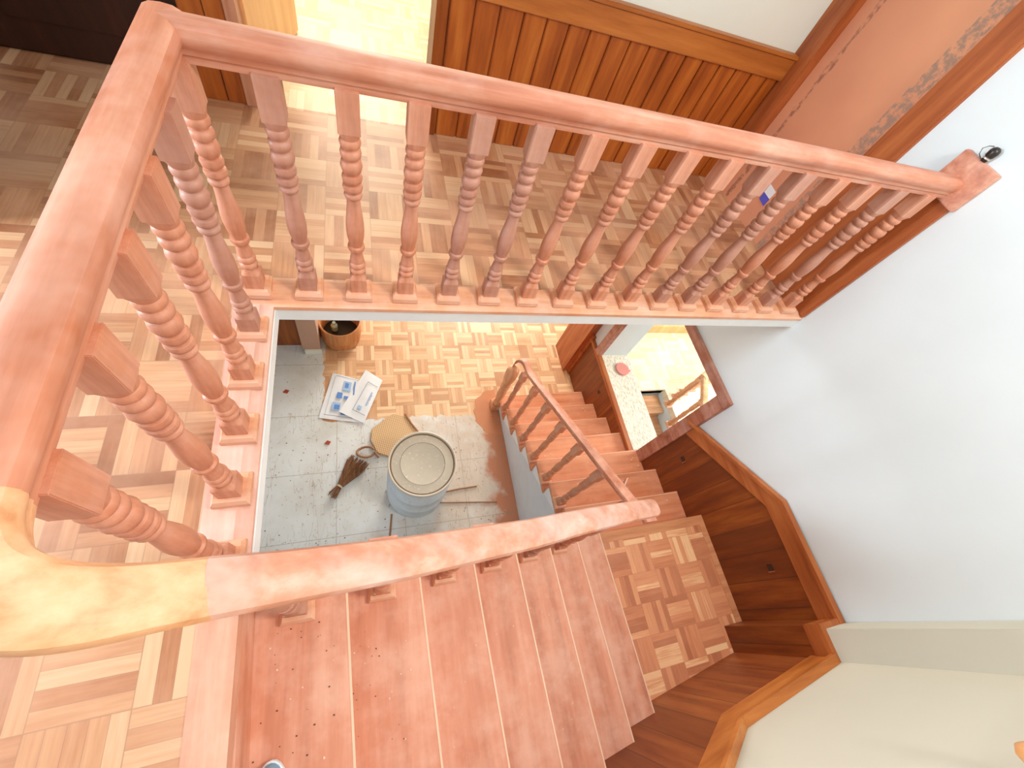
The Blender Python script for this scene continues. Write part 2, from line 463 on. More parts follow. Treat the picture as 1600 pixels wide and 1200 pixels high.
bm = B(); slab(bm, [(-4, -2.3), (W+0.36, -2.3), (W+0.36, 4.9), (-4, 4.9)], G-0.1, G-0.004)
obj('floor', bm, M['pq_gr'], kind='structure')
# grey tile sheet with ragged edge
pts = [(-3.9, 2.6), (-3.9, -2.2), (1.765, -2.2), (1.765, 0.70)]
x = 1.70
while x > 1.46: pts.append((x, 0.69+random.uniform(-0.012, 0.012))); x -= 0.05
x = 1.44
while x > -0.12: pts.append((x, 0.80+random.uniform(-0.022, 0.022))); x -= 0.045
y = 0.82
while y < 1.72: pts.append((-0.138+random.uniform(-0.018, 0.018), y)); y += 0.05
pts += [(-0.14, 2.6)]
bm = B(); slab(bm, pts, G-0.004, G)
obj('floor', bm, M['tile'], kind='structure')
bm = B()
pts = [(1.77, 0.62)]
for i in range(26):
    an = math.radians(-95-i*9.0); r = 0.27+random.uniform(-.018, .018)
    pts.append((min(1.765, 1.74+r*math.cos(an)*1.05), 0.83+r*math.sin(an)))
pts = [(1.765, 0.50)]+[(1.765+(0.30+random.uniform(-.02, .02))*math.cos(math.radians(a)), 0.80+(0.30+random.uniform(-.02, .02))*math.sin(math.radians(a))) for a in range(262, 88, -9)]
slab(bm, pts, G-0.002, G+0.0015)
o = obj('red_sawdust', bm, plain('red_sawdust', (0.62, 0.26, 0.13), 0.8)); o['kind'] = 'stuff'; tag(o, 'patch of reddish sawdust on the floor around the newel post', 'sawdust')
# adjacent room floor, with the head of its own stairwell
bm = B()
for xy in ([(W+0.36, 1.0), (8, 1.0), (8, 2.0), (W+0.36, 2.0)], [(4.22, -1.6), (8, -1.6), (8, 1.0), (4.22, 1.0)]):
    slab(bm, xy, G-0.1, G)
obj('floor', bm, M['pq_adj'], kind='structure')

# ---- landing
land = [(1.76, YN0), (W, -0.857), (W, -1.62), (2.675, -1.62), (2.675, -1.775), (1.78, -1.91)]
bm = B(); slab(bm, land, ZL-0.10, ZL)
obj('floor', bm, M['pq_land'], kind='structure')
bm = B()
slab(bm, [(1.75, YN0+0.015), (W-0.01, -0.845), (W-0.01, -0.915), (1.78, YN0-0.055)], ZL-0.02, ZL+0.004)
slab(bm, [(W-0.07, -0.915), (W-0.012, -0.915), (W-0.012, -1.60), (W-0.07, -1.60)], ZL-0.02, ZL+0.003)
obj('trim_1', bm, wood('landing_border_wood', (0.50, 0.19, 0.08), (0.66, 0.29, 0.13), (0.76, 0.38, 0.19), 0, 0.5), kind='structure')

# ---- right wall (white plaster, thick, with an opening and a doorway)
bm = B()
box(bm, W, W+0.36, -1.75, -0.12, G-0.1, 2.6)
box(bm, W, W+0.36, -0.12, 1.09, -0.80, -0.1)
box(bm, W, W+0.36, -0.12, 1.09, G-0.1, -2.115)
box(bm, W, W+0.36, 1.09, 1.345, G-0.1, -0.1)
box(bm, W, W+0.36, -0.12, 0.44, -0.1, 2.6)
box(bm, W, W+0.36, 0.44, 1.30, 2.1, 2.6)
box(bm, W, W+0.36, 1.30, 1.39, -0.1, 2.6)
obj('wall_right', bm, M['white'], kind='structure')
bm = B(); box(bm, 2.675, W, -1.80, -1.618, G-0.1, 2.6, 0.004)
obj('wall_right', bm, M['cream'], kind='structure')       # the pilaster in the corner
# near wall (slightly skewed)
def yw(x): return -1.775+0.150*(x-2.675)
bm = B(); slab(bm, [(2.9, yw(2.9)), (-0.2, yw(-0.2)), (-0.2, yw(-0.2)-0.2), (2.9, yw(2.9)-0.2)], G-0.1, 2.6)
obj('wall_front', bm, M['cream'], kind='structure')
# far hall wall
bm = B()
box(bm, 0.725, W, 1.39, 1.54, ZF-0.05, 2.6)
box(bm, -0.40, -0.20, 1.39, 1.54, ZF-0.05, 2.6)
box(bm, -3.9, -0.40, 1.58, 1.70, ZF-0.05, 2.6)
box(bm, -0.20, 0.725, 1.39, 1.54, 2.05, 2.6)
obj('wall_back', bm, plain('cream_hall_plaster', (0.80, 0.86, 0.80), 0.75, scale=1.2), kind='structure')
# left room walls: outer wall with window opening, unseen partition and hall ceiling put in to shade the hall
bm = B()
box(bm, -4.1, -3.9, -2.3, -1.45, ZF, 2.5); box(bm, -4.1, -3.9, 0.25, 1.6, ZF, 2.5)
box(bm, -4.1, -3.9, -1.45, 0.25, ZF, 0.65); box(bm, -4.1, -3.9, -1.45, 0.25, 2.05, 2.5)
obj('wall_left', bm, M['white'], kind='structure')
bm = B(); box(bm, -3.9, -1.05, 0.36, 0.48, ZF, 2.5)
obj('wall_left', bm, M['white'], kind='structure')
bm = B(); box(bm, -4.1, 2.9, 0.30, 4.95, 2.6, 2.7); 
obj('ceiling', bm, M['white'], kind='structure')
# bedroom beyond the doorway
bm = B(); box(bm, -1.3, -1.2, 1.56, 4.9, ZF, 2.6); box(bm, 2.2, 2.3, 1.56, 4.9, ZF, 2.6)
obj('wall_bedroom', bm, M['cream'], kind='structure')
# slab edge (fascia) around the void
bm = B()
box(bm, 0.004, W, 0.004, 0.12, -0.098, -0.033)
box(bm, -0.12, 0.004, -0.985, 0.12, -0.098, -0.033)
obj('trim_2', bm, M['fascia'], kind='structure')
bm = B(); slab(bm, [(-3.9, -2.3), (-0.25, -2.3), (-0.25, -1.0), (-0.25, 0.2), (-0.2, 0.2), (W, 0.2), (W, 1.4), (-3.9, 1.4)], -0.2, -0.106)
obj('ceiling', bm, M['white'], kind='structure')
# ground floor back walls
bm = B(); box(bm, -3.9, -0.345, 1.76, 1.9, G, -0.2)
obj('wall_back', bm, M['wain'], kind='structure')
bm = B(); box(bm, -0.345, -0.165, 1.66, 1.95, G+0.06, -0.2)
obj('wall_back', bm, M['tan'], kind='structure')
bm = B(); box(bm, -0.325, -0.155, 1.635, 1.66, G, G+0.075, 0.004)
obj('baseboard_back', bm, plain('white_skirting_paint', (0.82, 0.78, 0.66), 0.6), kind='structure')
# adjacent room walls
bm = B(); box(bm, W+0.36, 8, 2.0, 2.1, G, -0.1); box(bm, W+0.36, 8, -1.7, -1.6, G, -0.1)
obj('wall_adjacent', bm, M['white'], kind='structure')
bm = B(); box(bm, W+0.36, 7.99, 1.96, 1.999, G, G+0.16)
obj('baseboard_adjacent', bm, M['door_orange'], kind='structure')

# ---- curb around the void
def curb_prof(): return None
bm = B()
cp = [(0.0, -0.032), (0.0, -0.014), (0.012, -0.010), (0.030, -0.006), (0.044, 0.0), (0.13, 0.0), (0.13, -0.045)]
prism(bm, [(-0.13, y, z) for y, z in cp], (W-0.002+0.13, 0, 0))
obj('trim_3', bm, M['curb'], kind='structure')
bm = B()
prism(bm, [(-y, 0.0+0.0, z+0.0003) for y, z in cp], (0, -1.0, 0))
obj('trim_4', bm, wood('pink_dusty_curb_wood', (0.66, 0.34, 0.24), (0.78, 0.46, 0.35), (0.86, 0.58, 0.47), 1, 0.5, 1.0, 0.4), kind='structure')
# nosing board at the head of the stairs
bm = B(); slab(bm, [(-0.022, -0.99), (0.0, -2.2), (-0.098, -2.2), (-0.120, -1.0)], ZS-0.03, ZF+0.004)
obj('trim_5', bm, wood('stair_head_board_wood', (0.50, 0.20, 0.11), (0.66, 0.31, 0.19), (0.76, 0.42, 0.29), 1, 0.5, 1.0, 0.3, (0.80, 0.54, 0.42)), kind='structure')

# ---- wainscot on the right wall
def stepz(y):  # outline below the wall panel follows the lower flight
    return ZL
X1 = W-0.018
bm = B()
prism(bm, [(X1, -1.618, ZL), (X1, -0.857, ZL), (X1, -0.857, G), (X1, 1.33, G), (X1, 1.33, -2.12), (X1, -0.055, -2.12), (X1, -0.12, -2.0), (X1, -0.12, -1.20),
           (X1, -0.93, -0.70), (X1, -1.618, -0.70)], (0.03, 0, 0))
# vertical board grooves come from battens
o = obj('trim_6', bm, M['wain_r'], kind='structure')
bm = B()
for (y0, z0, y1, z1) in ((-1.618, -0.69, -0.93, -0.69), (-0.93, -0.69, -0.15, -1.178)):
    prism(bm, [(X1-0.012, y0, z0), (X1-0.012, y1, z1), (X1-0.012, y1, z1-0.135), (X1-0.012, y0, z0-0.135)], (0.02, 0, 0))
    prism(bm, [(X1-0.030, y0, z0+0.012), (X1-0.030, y1, z1+0.012), (X1-0.030, y1, z1-0.012), (X1-0.030, y0, z0-0.012)], (0.04, 0, 0))
obj('trim_7', bm, M['cap'], kind='structure')
# end post and sill rail of the half wall
bm = B()
box(bm, X1-0.02, W+0.01, 1.30, 1.345, G, -2.06)
box(bm, X1-0.02, W+0.02, -0.06, 1.33, -2.14, -2.095, 0.004)
obj('trim_8', bm, M['cap'], kind='structure')
# panelled return beyond the half wall
bm = B(); box(bm, W-0.10, W+0.35, 1.346, 1.74, G, -1.35)
obj('wall_back', bm, M['door_orange'] if False else M['cap_z'], kind='structure')
# pilaster and near-wall wainscot
bm = B(); box(bm, 2.657, W-0.019, -1.79, -1.600, ZL, -0.70)
obj('trim_9', bm, M['wain_r'], kind='structure')
bm = B(); box(bm, 2.645, W-0.019, -1.79, -1.588, -0.705, -0.682, 0.003); box(bm, 2.650, W-0.019, -1.79, -1.594, -0.80, -0.705)
obj('trim_10', bm, M['cap'], kind='structure')
def nw(x, off): return yw(x)+off
bm = B()
P = [(2.66, ZL), (1.80, ZL), (1.80, ZL-0.2), (-0.1, -0.35), (-0.1, 0.62), (1.94, -0.72), (2.66, -0.70)]
a = [(x, nw(x, 0.018), z) for x, z in P]
prism(bm, a, (0, -0.03, 0))
obj('trim_11', bm, M['wain_n'], kind='structure')
bm = B()
for (x0, z0, x1, z1) in ((2.66, -0.69, 1.955, -0.69), (1.955, -0.69, -0.1, 0.70)):
    prism(bm, [(x0, nw(x0, 0.030), z0), (x1, nw(x1, 0.030), z1), (x1, nw(x1, 0.030), z1-0.15), (x0, nw(x0, 0.030), z0-0.15)], (0, -0.03, 0))
    prism(bm, [(x0, nw(x0, 0.048), z0+0.012), (x1, nw(x1, 0.048), z1+0.012), (x1, nw(x1, 0.048), z1-0.012), (x0, nw(x0, 0.048), z0-0.012)], (0, -0.05, 0))
obj('trim_12', bm, M['cap_x'], kind='structure')
# ---- wainscot on the far hall wall: tongue-and-groove boards
bm = B()
x = 0.76
while x < 2.80:
    box(bm, x+0.004, min(x+0.119, 2.81), 1.362, 1.392, ZF, 0.63, 0.004); x += 0.123
box(bm, 0.725, 2.82, 1.376, 1.392, ZF, 0.63)
for x in (-0.40, -0.30): box(bm, x+0.002, x+0.098, 1.362, 1.392, ZF, 0.63, 0.004)
obj('trim_13', bm, M['wain_f'], kind='structure')
bm = B()
box(bm, 0.715, 2.83, 1.345, 1.392, 0.63, 0.745, 0.004); box(bm, 0.715, 2.83, 1.335, 1.392, 0.745, 0.765, 0.004)
obj('trim_14', bm, M['cap_x'], kind='structure')
bm = B(); box(bm, 0.70, 0.755, 1.350, 1.55, ZF, 2.05, 0.003)
obj('trim_15', bm, M['wain'], kind='structure')
bm = B(); box(bm, -0.215, -0.165, 1.350, 1.55, ZF, 2.05, 0.003)
obj('trim_16', bm, wood('pinkish_jamb_wood', (0.40, 0.17, 0.09), (0.55, 0.26, 0.16), (0.66, 0.36, 0.24), 2, 0.5), kind='structure')

# ---- doors
d1 = obj('door_1', B(), None, kind='structure')
bm = B(); Mx = Matrix.Translation((-0.15, 1.45, 0)) @ Matrix.Rotation(math.radians(80), 4, 'Z')
box(bm, 0, 0.80, 0.0, 0.04, ZF+0.01, 2.0, 0.003); bmesh.ops.transform(bm, matrix=Mx, verts=bm.verts)
bpy.data.objects.remove(d1)
d1 = obj('door_1', bm, M['door_orange'], kind='structure')
bm = B(); tube(bm, [Mx @ Vector((0.72, -0.005, 1.0)), Mx @ Vector((0.72, -0.05, 1.0)), Mx @ Vector((0.62, -0.05, 1.0))], 0.009); obj('door_handle', bm, M['metal'], d1)
# dark door at the left end of the hall
bm = B(); box(bm, -1.25, -0.42, 1.50, 1.57, ZF+0.005, 2.05, 0.01)
d3 = obj('door_3', bm, M['dark'], kind='structure')
bm = B()
for z0, z1 in ((0.10, 0.85), (1.0, 1.85)): box(bm, -1.12, -0.55, 1.488, 1.502, z0, z1, 0.01)
obj('panel', bm, M['dark'], d3)
# salmon door leaf in the right wall and its casing
bm = B(); box(bm, W+0.05, W+0.09, 0.52, 1.26, ZF, 2.1)
d2 = obj('door_2', bm, M['salmon'], kind='structure')
bm = B()
box(bm, W-0.022, W+0.36, 0.375, 0.53, ZF, 2.18, 0.006)
box(bm, W-0.016, W+0.36, 1.25, 1.394, ZF, 2.18, 0.006)
box(bm, W-0.020, W+0.36, 0.375, 1.394, 2.1, 2.22, 0.006)
box(bm, W-0.012, W+0.01, 0.122, 0.376, ZF, 0.72, 0.004)  # brown panel covering the low wall between rail post and casing
obj('door_frame', bm, M['cap_z'], d2)
# ---- opening in the right wall (window_1)
bm = B()
def ring(bm, y0, y1, z0, z1, t, x0, x1, sides):
    if 'h' in sides: box(bm, x0, x1, y0-t, y1+t, z1, z1+0.075, 0.003)
    if 'n' in sides: box(bm, x0, x1, y0-t, y0, z0-0.02, z1, 0.003)
    if 'f' in sides: box(bm, x0, x1, y1, y1+t*0.75, z0-0.02, z1, 0.003)
ring(bm, -0.105, 1.085, -2.10, -0.81, 0.115, W-0.038, W+0.03, 'hnf')
w1 = obj('window_1', bm, M['frame'], kind='structure')
bm = B(); box(bm, W-0.012, W+0.36, -0.115, 1.09, -2.115, -2.098, 0.003)
obj('ledge', bm, M['granite'], w1)


# ================================================================== STAIRS
def yin(x):  # inner (void) edge of the upper flight
    return min(-0.985+0.10*x, -0.868)


def nosx(i, y): return XN+G1*i+0.008+(-y-1.0)*0.042


def build_upper():
    t = thing('staircase', 'upper flight of dusty pink wooden treads descending to the square landing', 'staircase')
    for i in range(1, 8):
        z = ZS-R_*i
        x0m = XN+G1*(i-1); x1m = XN+G1*i
        ya = yin(x1m); yb = yw(x1m)+0.003
        xa0, xb0 = nosx(i-1, ya)-0.03, nosx(i-1, yb)-0.03
        xa1, xb1 = nosx(i, ya), nosx(i, yb)
        bm = B(); slab(bm, [(xa0, yin(xa0)), (xa1, ya), (xb1, yw(xb1)+0.004), (xb0, yw(xb0)+0.004)], z-0.032, z)
        tr = obj('tread', bm, M['tread'], t)
        bm = B(); prism(bm, [(xa1-0.002, ya, z-0.010), (xa1+0.0035, ya, z-0.010), (xa1+0.0035, ya, z+0.0015), (xa1-0.0035, ya, z+0.0015)], (xb1-xa1, yw(xb1)+0.004-ya, 0))
        obj('worn_edge', bm, M['edge'], tr)
        bm = B(); xr = xa0+0.0; slab(bm, [(xa0+0.005, ya-0.005), (xa0+0.02, ya-0.005), (xb0+0.02, yw(xb0)+0.005), (xb0+0.005, yw(xb0)+0.005)], z, z+R_-0.032)
        obj('riser', bm, M['tread'], t)
    # last riser, down to the landing
    i = 8; ya = -0.875; z = ZL
    xa, xb = nosx(7, ya)-0.028, nosx(7, yw(1.8))-0.028
    bm = B(); slab(bm, [(xa, ya), (xa+0.015, ya), (xb+0.015, yw(xb)+0.005), (xb, yw(xb)+0.005)], z, z+R_-0.032)
    obj('riser', bm, M['tread'], t)
    # white stringer on the void side
    bm = B()
    for i in range(0, 8):
        x0 = XN+G1*(i-1)-0.02; x1 = XN+G1*i-0.02; zt = ZS-R_*i-0.033
        if i == 0: x0 = -0.04
        zb = lambda x: ZS-0.033-R_*(x-XN+0.02)/G1-R_-0.05
        prism(bm, [(x0, yin(x0)-0.02, zt), (x1, yin(x1)-0.02, zt), (x1, yin(x1)-0.02, zb(x1)), (x0, yin(x0)-0.02, zb(x0))], (0, -0.04, 0))
    obj('stringer', bm, M['fascia'], t)
    return t


build_upper()


def build_lower():
    t = thing('staircase', 'lower flight of orange brown wooden treads from the landing to the ground floor', 'staircase')
    xi = 1.742
    tm = wood('orange_tread_wood_x', (0.50, 0.17, 0.075), (0.66, 0.26, 0.125), (0.76, 0.35, 0.19), 0, 0.55, 0.8, 0.35, (0.76, 0.40, 0.26))
    for k in range(1, 8):
        z = ZL-R_*k
        y0 = YN0+G2*(k-1)-0.03; y1 = YN0+G2*k
        bm = B(); slab(bm, [(xi, y1), (W-0.02, y1+0.012), (W-0.02, y0), (xi, y0)], z-0.032, z)
        tr = obj('tread', bm, tm, t)
        bm = B(); box(bm, xi, W-0.02, y1-0.001, y1+0.003, z-0.008, z+0.0015); obj('worn_edge', bm, M['edge'], tr)
        bm = B(); box(bm, xi+0.012, W-0.02, y0+0.008, y0+0.022, z, z+R_-0.032); obj('riser', bm, tm, t)
    bm = B(); box(bm, xi+0.012, W-0.02, YN0+G2*7-0.022, YN0+G2*7-0.008, G, G+R_-0.032); obj('riser', bm, tm, t)
    # white saw-tooth string, standing a little proud of the spandrel wall below it
    bm = B()
    zb = lambda y: max(G, ZL-0.032-R_-R_*(y-YN0+0.02)/G2-0.012)
    for k in range(0, 8):
        y0 = YN0+G2*(k-1)-0.02; y1 = YN0+G2*k-0.02; zt = ZL-R_*k-0.032
        prism(bm, [(1.758, y0, zt), (1.758, y1, zt), (1.758, y1, zb(y1)), (1.758, y0, zb(y0))], (0.03, 0, 0))
    obj('stringer', bm, plain('bright_white_string_paint', (0.90, 0.93, 0.95), 0.6), t)
    bm = B(); prism(bm, [(1.768, 0.90, G), (1.768, -0.885, ZL-0.16), (1.768, -0.885, G)], (0.06, 0, 0))
    obj('spandrel_panel', bm, plain('pale_grey_spandrel_paint', (0.74, 0.79, 0.84), 0.7), t)
    return t


build_lower()

# ================================================================== BALUSTRADES
RAIL = [(-0.022, -0.085), (-0.025, -0.072), (-0.024, -0.066), (-0.031, -0.062), (-0.031, -0.053), (-0.035, -0.047), (-0.0405, -0.036), (-0.0415, -0.022), (-0.036, -0.009), (-0.022, -0.002),
        (0.0, 0.0), (0.022, -0.002), (0.036, -0.009), (0.0415, -0.022), (0.0405, -0.036), (0.035, -0.047), (0.031, -0.053), (0.031, -0.062), (0.024, -0.066), (0.025, -0.072), (0.022, -0.085)]
TOPZ = 0.872

BPROF = [(.118, .025), (.124, .0225), (.130, .0275), (.138, .0300), (.146, .0290), (.151, .0225), (.153, .0225), (.158, .0275), (.168, .0298), (.177, .0275), (.181, .0235), (.190, .0250), (.206, .0230), (.222, .0200), (.236, .0215),
         (.241, .0270), (.250, .0300), (.259, .0290), (.263, .0225), (.275, .0245), (.300, .0285), (.330, .0305), (.360, .0295), (.395, .0260), (.430, .0222), (.462, .0205),
         (.465, .0262), (.473, .0285), (.481, .0268), (.484, .0215), (.487, .0215), (.492, .0285), (.502, .0308), (.511, .0290), (.514, .0218), (.518, .0218), (.524, .0290), (.535, .0308), (.545, .0285), (.548, .0225), (.552, .0225),
         (.558, .0285), (.574, .0322), (.590, .0290), (.594, .0220), (.598, .0220), (.604, .0290), (.615, .0308), (.624, .0290), (.628, .0220), (.632, .0220), (.638, .0285), (.648, .0306), (.658, .0280), (.662, .0225)]


def baluster_mesh(top, base=0.03, sc=1.0):
    bm = B(); h = 0.030
    box(bm, -h, h, -h, h, base, .102, 0.0015)
    # shoulders: square to round
    def sq2r(z0, z1, flip):
        seg = 20
        a = []; b = []
        for i in range(seg):
            an = 2*math.pi*i/seg; c, s = math.cos(an), math.sin(an); k = h/max(abs(c), abs(s))
            a.append(bm.verts.new((c*k*0.99, s*k*0.99, z0))); b.append(bm.verts.new((c*0.026, s*0.026, z1)))
        for i in range(seg): bm.faces.new((a[i], a[(i+1) % seg], b[(i+1) % seg], b[i]))
    sq2r(.101, .120, 0)
    lathe(bm, BPROF, seg=20)
    sq2r(.682, .660, 1)
    box(bm, -h, h, -h, h, .680, top, 0.0015)
    if sc != 1: bmesh.ops.scale(bm, vec=(sc, sc, sc), verts=bm.verts)
    me = bpy.data.meshes.new('baluster'); bmesh.ops.recalc_face_normals(bm, faces=bm.faces); bm.to_mesh(me); bm.free()
    me.materials.append(M['bal'])
    soften(me, 50)
    return me


def plate_mesh():
    bm = B()
    s0, s1 = 0.050, 0.042
    vs = [bm.verts.new((x*s, y*s, z)) for z, s in ((0, s0), (0.020, s0), (0.033, s1)) for x, y in ((-1, -1), (1, -1), (1, 1), (-1, 1))]
    for l in (0, 4):
        for i in range(4): bm.faces.new((vs[l+i], vs[l+(i+1) % 4], vs[l+4+(i+1) % 4], vs[l+4+i]))
    bm.faces.new(vs[0:4][::-1]); bm.faces.new(vs[8:12])
    me = bpy.data.meshes.new('base_plate'); bmesh.ops.recalc_face_normals(bm, faces=bm.faces); bm.to_mesh(me); bm.free()
    me.materials.append(M['curb']); return me


ME_B = baluster_mesh(0.795); ME_S = baluster_mesh(0.88); ME_P = plate_mesh(); ME_L = baluster_mesh(0.795); ME_L.materials.clear(); ME_L.materials.append(wood('orange_baluster_wood', (0.48, 0.17, 0.08), (0.68, 0.28, 0.14), (0.80, 0.42, 0.25), 2, 0.42, 1.3, 0.25, (0.82, 0.55, 0.42), vary=0.3, varyc=(0.42, 0.20, 0.14)))
ME_A = baluster_mesh(0.74)
ME_A.materials.clear(); ME_A.materials.append(wood('bright_orange_baluster_wood', (0.50, 0.18, 0.07), (0.68, 0.30, 0.14), (0.82, 0.48, 0.28), 2, 0.4, 1.3))


def put_baluster(parent, x, y, z, me, plate=True):
    o = bpy.data.objects.new('baluster', me); o.location = (x, y, z); o.parent = parent; COL.objects.link(o)
    if plate:
        q = bpy.data.objects.new('base_plate', ME_P); q.parent = o; COL.objects.link(q)
    return o


# gallery balustrade: long far side and left side
gal = thing('balustrade', 'L-shaped upper gallery balustrade of reddish turned balusters around the stairwell', 'balustrade')
bm = B(); yc = 0.082
sweep(bm, [(-0.062, yc, TOPZ), (1.2, yc, TOPZ), (2.70, yc, TOPZ), (2.81, yc, TOPZ)], RAIL)
# mitre the far rail at the corner: cut by plane
bmesh.ops.bisect_plane(bm, geom=bm.verts[:]+bm.edges[:]+bm.faces[:], plane_co=(-0.062, yc, 0), plane_no=(-1, 1, 0), clear_outer=False)
obj('handrail', bm, M['rail_x'], gal, smooth=True)
bm = B()
L0 = (-0.062, yc+0.0412, TOPZ-0.0004)
sweep(bm, [L0, (-0.062, -0.35, TOPZ-0.0004), (-0.0602, -0.955, TOPZ-0.0004)], RAIL)
obj('handrail', bm, M['rail_y'], gal, smooth=True)
for i in range(16): put_baluster(gal, -0.0561+0.1844*i, 0.0755, 0, ME_B)
for j in range(1, 6): put_baluster(gal, -0.0561, 0.0755-0.198*j, 0, ME_B)
bm = B()
box(bm, 2.800, W-0.001, -0.015, 0.172, 0.775, 0.950, 0.004)
obj('wall_plate', bm, M['rail_x'], gal)
bm = B(); box(bm, 2.812, W-0.001, 0.0, 0.118, -0.001, 0.776, 0.003)
obj('wall_post', bm, M['cap_z'], gal)

# upper stair balustrade
sb = thing('balustrade', 'stair balustrade with thick dusty handrail descending from pale gooseneck to the landing', 'balustrade')
def rz(x): return -0.063-0.675*(x+0.024)+0.87
gp = [(-0.0602, -0.953, TOPZ), (-0.0600, -0.985, TOPZ), (-0.052, -1.018, TOPZ-.002), (-0.036, -1.045, .866), (-0.012, -1.064, .852), (0.015, -1.073, .832), (0.048, -1.075, .803), (0.085, -1.072, .770), (0.13, -1.067, .726)]
# smooth (Catmull-Rom) the neck
def smooth_path(p, n=4):
    p = [Vector(q) for q in p]; out = []
    for i in range(len(p)-1):
        a = p[max(i-1, 0)]; b = p[i]; c = p[i+1]; d = p[min(i+2, len(p)-1)]
        for k in range(n):
            t = k/n
            out.append(0.5*((2*b)+(c-a)*t+(2*a-5*b+4*c-d)*t*t+(3*b-a-3*c+d)*t**3))
    out.append(p[-1]); return out
bm = B(); sp_ = smooth_path(gp, 3); sweep(bm, sp_, RAIL, scales=[1.0+0.12*math.sin(math.pi*min(1, k/len(sp_)*1.2)) for k in range(len(sp_))])
obj('gooseneck', bm, M['goose'], sb, smooth=True)
bm = B()
hp = [(0.128, -1.067, .728), (0.20, -1.060, rz(.2)), (0.40, -1.045, rz(.4)), (0.77, -1.005, rz(.77)), (0.98, -0.975, rz(.98)), (1.35, -0.930, rz(1.35)), (1.565, -0.908, rz(1.565)), (1.59, -0.906, rz(1.59)), (1.606, -0.905, rz(1.606)-.004), (1.617, -0.904, rz(1.617)-.010)]
sweep(bm, hp, RAIL, scales=[1]*7+[.93, .75, .4])
obj('handrail', bm, M['rail_s'], sb, smooth=True)
for i in range(1, 8):
    x = XN+G1*i-0.135; y = -1.058+0.10*x; z = ZS-R_*i
    if i == 7: continue
    o = put_baluster(sb, x, y, z, ME_S)
    bm = B(); slab(bm, [(x-0.004-0.03, y-0.062-0.02), (x-0.03, y-0.05-0.012), (x-0.03, y-0.02), (x-0.036, y-0.02)], z+0.0005, z+0.002); bm.free()

# lower stair balustrade with turned newel
lb = thing('balustrade', 'lower stair balustrade with slender handrail and big round-capped newel post', 'balustrade')
XR = 1.762
def rz2(y): return ZL-R_/G2*(y-YN0)+0.80
bm = B()
lp = [(XR, -0.93, -0.60), (XR, -0.86, -0.625), (XR, -0.78, rz2(-.78)), (XR, -.3, rz2(-.3)), (XR, .3, rz2(.3)), (XR, .60, rz2(.60)), (XR, .68, rz2(.68)+.015), (XR, .76, rz2(.76)+.05), (XR-.005, .82, rz2(.82)+.07), (XR-.012, .87, rz2(.87)+.055), (XR-.02, .905, rz2(.905)+.005), (XR-.03, .92, rz2(.92)-.07)]
lp = [Vector(p) for p in lp]
sweep(bm, smooth_path(lp[:], 3), [(u*0.86, v*0.8) for u, v in RAIL])
obj('handrail', bm, M['rail_y'], lb, smooth=True)
for k in range(1, 8):
    put_baluster(lb, 1.782, YN0+G2*(k-0.68), ZL-R_*k, ME_L)
nw_ = [(0.10, .045), (.115, .052), (.135, .054), (.15, .042), (.20, .036), (.25, .042), (.32, .050), (.40, .048), (.455, .038), (.465, .050), (.48, .052), (.492, .040), (.50, .040), (.51, .051), (.528, .053), (.54, .041), (.55, .041), (.56, .050), (.575, .051), (.585, .042),
      (.60, .048), (.64, .056), (.70, .064), (.76, .068), (.81, .068), (.845, .060), (.870, .042), (.880, .018)]
bm = B(); lathe(bm, nw_, seg=28); box(bm, -.058, .058, -.058, .058, 0, .102, .004)
nwp = obj('newel_post', bm, wood('orange_newel_wood', (0.60, 0.26, 0.12), (0.76, 0.39, 0.21), (0.86, 0.52, 0.32), 2, 0.42), lb, smooth=True); nwp.location = (1.725, 0.875, G)
# balustrade in the adjacent room
ab = thing('balustrade', 'balustrade of bright orange balusters seen through the opening in the right wall', 'balustrade')
XA = 4.16
bm = B(); sweep(bm, [(XA, 0.74, G+.80), (XA, 0.2, G+.80-.36), (XA, -.5, G+.80-.84)], RAIL); obj('handrail', bm, M['adj'], ab, smooth=True)
bm = B(); sweep(bm, [(XA-.03, 0.75, G+.80), (4.45, 0.92, G+.82), (5.3, 1.22, G+.82)], RAIL); obj('handrail', bm, M['adj'], ab, smooth=True)
for (x, y, z) in ((XA, 0.76, G), (XA, 0.52, G-.12), (XA, .25, G-.3), (XA, -.02, G-.5), (4.34, 0.87, G), (4.50, 0.935, G), (4.66, 0.99, G), (4.82, 1.05, G), (4.98, 1.105, G)):
    put_baluster(ab, x, y, z, ME_A)
bm = B()
box(bm, 4.215, 4.30, -1.6, 1.0, G-2.0, G-0.1); box(bm, W+0.30, 4.3, 1.0, 1.1, G-2.0, G-0.1); box(bm, W, 8, -1.7, 2.1, G-2.1, G-2.0)
obj('wall_adjacent', bm, M['white'], kind='structure')
ast = thing('staircase', 'small pale orange stair descending in the room beyond the wall opening', 'staircase')
for k in range(1, 7):
    bm = B(); box(bm, 3.21, 4.21, 1.0-0.25*k-0.02, 1.0-0.25*(k-1), G-R_*k-0.03, G-R_*k); obj('tread', bm, M['adj'], ast)
    bm = B(); box(bm, 3.21, 4.21, 1.0-0.25*(k-1), 1.0-0.25*(k-1)+0.015, G-R_*k, G-R_*(k-1)-0.03); obj('riser', bm, M['adj'], ast)

